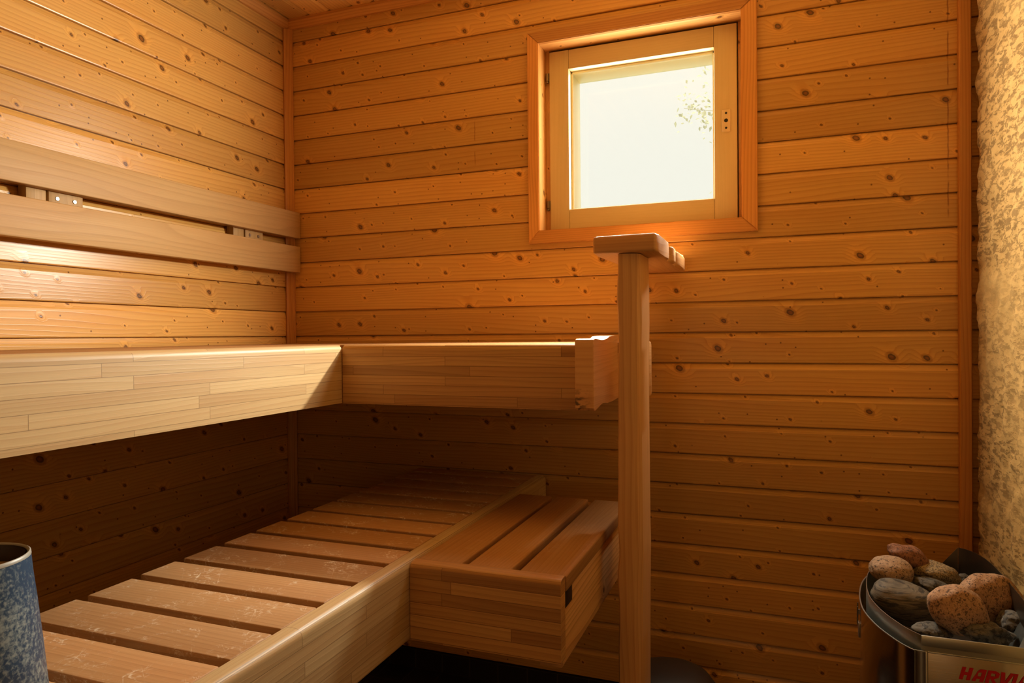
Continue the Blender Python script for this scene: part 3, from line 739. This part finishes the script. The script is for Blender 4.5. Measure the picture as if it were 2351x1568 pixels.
for pts in ([(0, 0), (.26, 0), (.26, 1), (0, 1)], [(.48, 0), (.74, 0), (.74, 1), (.48, 1)], [(.26, .38), (.48, .38), (.48, .62), (.26, .62)]): poly(pts, lx)
lx += .0182; A_(lx)
lx += .0188
for pts in ([(0, 0), (.25, 0), (.25, 1), (0, 1)], [(.25, .80), (.52, .80), (.66, .92), (.52, 1), (.25, 1)], [(.52, .80), (.56, .58), (.80, .62), (.80, .84), (.66, .95)], [(.25, .36), (.52, .36), (.78, .52), (.80, .62), (.56, .58), (.25, .56)], [(.30, .36), (.52, .36), (.82, 0), (.54, 0)]): poly(pts, lx)
lx += .0180
for pts in ([(.0, 1), (.26, 1), (.42, .30), (.36, 0), (.18, 0)], [(.36, 0), (.42, .30), (.62, 1), (.88, 1), (.52, 0)]): poly(pts, lx)
lx += .0185
poly([(0, 0), (.25, 0), (.25, 1), (0, 1)], lx)
lx += .0075; A_(lx)
lg = obj('logo', bm, M['red'], stv); lg['label'] = 'red slanted capital lettering'

# stones
def unproj(px, py, depth):
    x, y = (px - 1175.5) / 1578.94, -(py - 784) / 1578.94
    return Vector(cam.matrix_world.translation) + depth * (fw + x * rt + y * up)
def pebble(px, py, depth, ax, ay, az, tilt, mat, label, seed, lump=0.10, group='sauna stones piled in the stove'):
    c = unproj(px, py, depth); k = depth / 1578.94
    bm = bmesh.new(); bmesh.ops.create_icosphere(bm, subdivisions=5, radius=1.0)
    so_ = Vector((seed * 7.3, seed * 1.7, seed * 3.1))
    ct, s_ = math.cos(math.radians(tilt)), math.sin(math.radians(tilt))
    for v in bm.verts:
        n = v.co.normalized()
        d = 1 + lump * mnoise.noise(n * 1.3 + so_) * 1.6 + lump * .5 * mnoise.noise(n * 3.1 + so_) + lump * .10 * mnoise.noise(n * 14 + so_)
        q = n * d
        # squarish river-stone section
        a, b, e = q.x * ax * k, q.y * ay * k, q.z * az * k
        a, b = a * ct + b * s_, -a * s_ + b * ct
        v.co = a * rt + b * up - e * fw
    o = obj('sauna_stone', bm, mat, smooth=180); o.location = c
    tag(o, label, 'stone', group); return o
pebble(2085, 1277, 1.505, 47, 24, 30, 22, M['granite_red'], 'reddish stone at the back of the stove, topmost of the pile', 1)
pebble(2046, 1311, 1.475, 46, 33, 40, 8, M['granite_pale'], 'pale round stone with black flecks at the left rim of the stove', 2, .07)
pebble(2149, 1315, 1.490, 55, 24, 36, 11, M['granite_yellow'], 'yellowish finely flecked oval stone in the middle back of the stove', 3, .09)
pebble(2138, 1346, 1.455, 40, 20, 30, 12, M['dark_stone'], 'small dark stone wedged under the yellowish oval stone', 4, .16)
pebble(2078, 1383, 1.375, 76, 47, 56, 20, M['gneiss'], 'big dark grey banded stone at the left front of the pile', 5, .07)
pebble(2200, 1402, 1.255, 68, 54, 42, 33, M['granite_pink'], 'rounded pink speckled stone at the front of the pile', 6, .07)
pebble(2270, 1373, 1.325, 70, 56, 40, 12, M['granite_pink'], 'largest pink stone, on the right of the pile by the heat shield', 7, .10)
pebble(2142, 1447, 1.262, 42, 16, 30, 4, M['dark_stone'], 'small dark stone behind the left end of the steel front lip', 8, .12)
pebble(2272, 1457, 1.225, 56, 26, 26, 6, M['dark_stone'], 'dark angular stone behind the steel front lip, right of the lettering start', 9, .22)
pebble(2322, 1430, 1.270, 24, 26, 30, 50, M['dark_stone'], 'small pointed dark stone at the right of the pile below the largest pink stone', 10, .2)
pebble(2213, 1329, 1.500, 15, 11, 14, 0, M['dark_stone'], 'small brown-grey stone right of the yellowish oval stone', 11, .15)
pebble(2219, 1311, 1.560, 17, 10, 14, 10, M['dark_stone'], 'tiny dark stone in the shade below the raised heat shield corner', 12, .2)

# ------------------------------------------------------------------ pail on the lower bench, basin on the floor
def lathe(bm, cx, cy, prof, seg=64):
    rg = [[bm.verts.new((cx + r * math.cos(2 * math.pi * i / seg), cy + r * math.sin(2 * math.pi * i / seg), z)) for i in range(seg)] for r, z in prof]
    for a, b in zip(rg, rg[1:]):
        for i in range(seg): bm.faces.new((a[i], a[(i + 1) % seg], b[(i + 1) % seg], b[i]))
    return rg
px_, py_ = .711, -1.478
zt = H - .2555
pl = thing('pail', (px_, py_, LT), 'blue-grey speckled pail standing on the lower bench at the left edge', 'pail')
bm = bmesh.new()
rg = lathe(bm, px_, py_, [(.0775, LT + .0005), (.0795, LT + .003), (.0745, LT + .06), (.0690, LT + .115), (.0650, LT + .150), (.0633, zt - .004), (.0628, zt - .001), (.0618, zt), (.0600, zt - .001), (.0590, zt - .004), (.060, zt - .03), (.064, LT + .06), (.066, LT + .012)])
bm.faces.new(rg[0]); bm.faces.new(rg[-1][::-1])
obj('body', bm, M['glaze'], pl, 2, smooth=60)
bm = bmesh.new(); lathe(bm, px_, py_, [(.0636, zt - .0035), (.0632, zt + .0002), (.0618, zt + .0012), (.0598, zt + .0002), (.0593, zt - .003)]); obj('rim', bm, M['pail_rim'], pl, 2, smooth=60)
bm = bmesh.new(); rg = lathe(bm, px_, py_, [(.0588, zt - .001), (.0588, zt - .030), (.0575, zt - .030), (.0575, zt - .001)]); obj('lining', bm, M['pail_in'], pl, 2, smooth=60)
bm = bmesh.new(); rg = lathe(bm, px_, py_, [(.0572, zt - .024), (.0572, zt - .021)]); bm.faces.new(rg[0]); bm.faces.new(rg[1]); obj('contents', bm, M['water'], pl, 0)

bs = thing('basin', (1.345, -.235, 0), 'dark round upturned plastic basin on the floor behind the post', 'basin')
bm = bmesh.new()
rg = lathe(bm, 1.345, -.235, [(.150, 0.0), (.148, .03), (.140, .10), (.130, .16), (.118, .20), (.100, .224), (.070, .236), (.03, .240)], 56)
bm.faces.new(rg[0][::-1]); bm.faces.new(rg[-1]); obj('shell', bm, M['basin'], bs, 2, smooth=60)
bm = bmesh.new(); rg = lathe(bm, 1.345, -.235, [(.1415, .095), (.1435, .093), (.1435, .087), (.1420, .085)], 56); obj('band', bm, M['basin'], bs, 2)

# ------------------------------------------------------------------ outside: lawn and a birch
bm = bmesh.new(); add_box(bm, -12, 14, .35, 24, -.55, -.45); o = obj('ground', bm, M['grass']); structure(o, 'lawn outside the window', 'ground')
def tube(bm, pts, radii, seg=8):
    rg = []
    for i, p in enumerate(pts):
        p = Vector(p); d = (Vector(pts[min(i + 1, len(pts) - 1)]) - Vector(pts[max(i - 1, 0)])).normalized()
        a = d.orthogonal().normalized(); b = d.cross(a)
        rg.append([bm.verts.new(p + radii[i] * (math.cos(t) * a + math.sin(t) * b)) for t in [2 * math.pi * j / seg for j in range(seg)]])
    for a, b in zip(rg, rg[1:]):
        for i in range(seg): bm.faces.new((a[i], a[(i + 1) % seg], b[(i + 1) % seg], b[i]))
    bm.faces.new(rg[0][::-1]); bm.faces.new(rg[-1])
tr = thing('tree', (2.3, 2.4, -.45), 'pale sunlit leafy tree seen faintly through the window pane', 'tree')
bm = bmesh.new()
tube(bm, [(2.3, 2.4, -.45), (2.28, 2.38, 1.0), (2.22, 2.36, 2.2), (2.20, 2.35, 3.4)], [.07, .06, .045, .02])
obj('trunk', bm, M['bark'], tr, 2)
bm = bmesh.new(); rl_ = random.Random(3)
tips = []
for k in range(9):
    z = 1.62 + k * .15; L = rl_.uniform(.75, 1.15)
    e = Vector((2.22 - L, 2.0 + rl_.uniform(-.25, .25), z + rl_.uniform(-.05, .25)))
    tube(bm, [(2.24, 2.36, z - .1), tuple((Vector((2.24, 2.36, z - .1)) + e) / 2 + Vector((0, 0, .06))), tuple(e)], [.008, .005, .002], 5)
    tips.append((Vector((2.24, 2.36, z - .1)), e))
obj('branches', bm, M['bark'], tr, 0)
bm = bmesh.new()
for a, e in tips:
    for j in range(330):
        t = rl_.uniform(.35, 1.02); c = a.lerp(e, t) + Vector((rl_.gauss(0, .05), rl_.gauss(0, .07), rl_.gauss(0, .06)))
        d = Vector((rl_.uniform(-1, 1), rl_.uniform(-1, 1), rl_.uniform(-1, .2))).normalized(); s1 = d.orthogonal().normalized(); sz = rl_.uniform(.010, .017)
        nn = d.cross(s1) * sz * .15
        bm.faces.new([bm.verts.new(c + q_) for q_ in (-d * sz, s1 * sz * .6 - d * sz * .2 + nn, d * sz * 1.1, -s1 * sz * .6 - d * sz * .2 + nn)])
o = obj('leaves', bm, M['leaf'], tr, 0); o['kind'] = 'stuff'

dr = thing('fill_door_1', (XR - .02, -1.95, 0), 'unseen glazed pine door added with the fill light on the right', 'door'); dr['kind'] = 'structure'  # unseen door, put in to go with the side fill light
for b in ((3.275, 3.298, -2.30, -2.20, .0, 2.0), (3.275, 3.298, -1.70, -1.60, .0, 2.0), (3.275, 3.298, -2.20, -1.70, 1.85, 2.0), (3.275, 3.298, -2.20, -1.70, .0, .2)):
    box('fill_door_frame', *b, M['pine_trim'], dr, 2, .002)
bm = bmesh.new(); add_box(bm, 3.284, 3.290, -2.199, -1.701, .201, 1.849); obj('fill_door_glass', bm, M['glass'], dr)

# ------------------------------------------------------------------ fill light behind the viewer, on an added lamp base
lm = thing('fill_lamp', (1.25, FRONT, .95), 'unseen fill lamp added on the wall behind the viewer', 'lamp')
box('fill_lamp_base', 1.10, 1.40, FRONT + .001, FRONT + .03, 0.83, 1.07, M['pine_trim'], lm, 0, .004)
area('front_fill', (1.25, FRONT + .10, .95), (1.15, -1.0, 1.0), .5, .4, 2.2, (1.0, .60, .25))  # added to lift the shadows from behind the camera
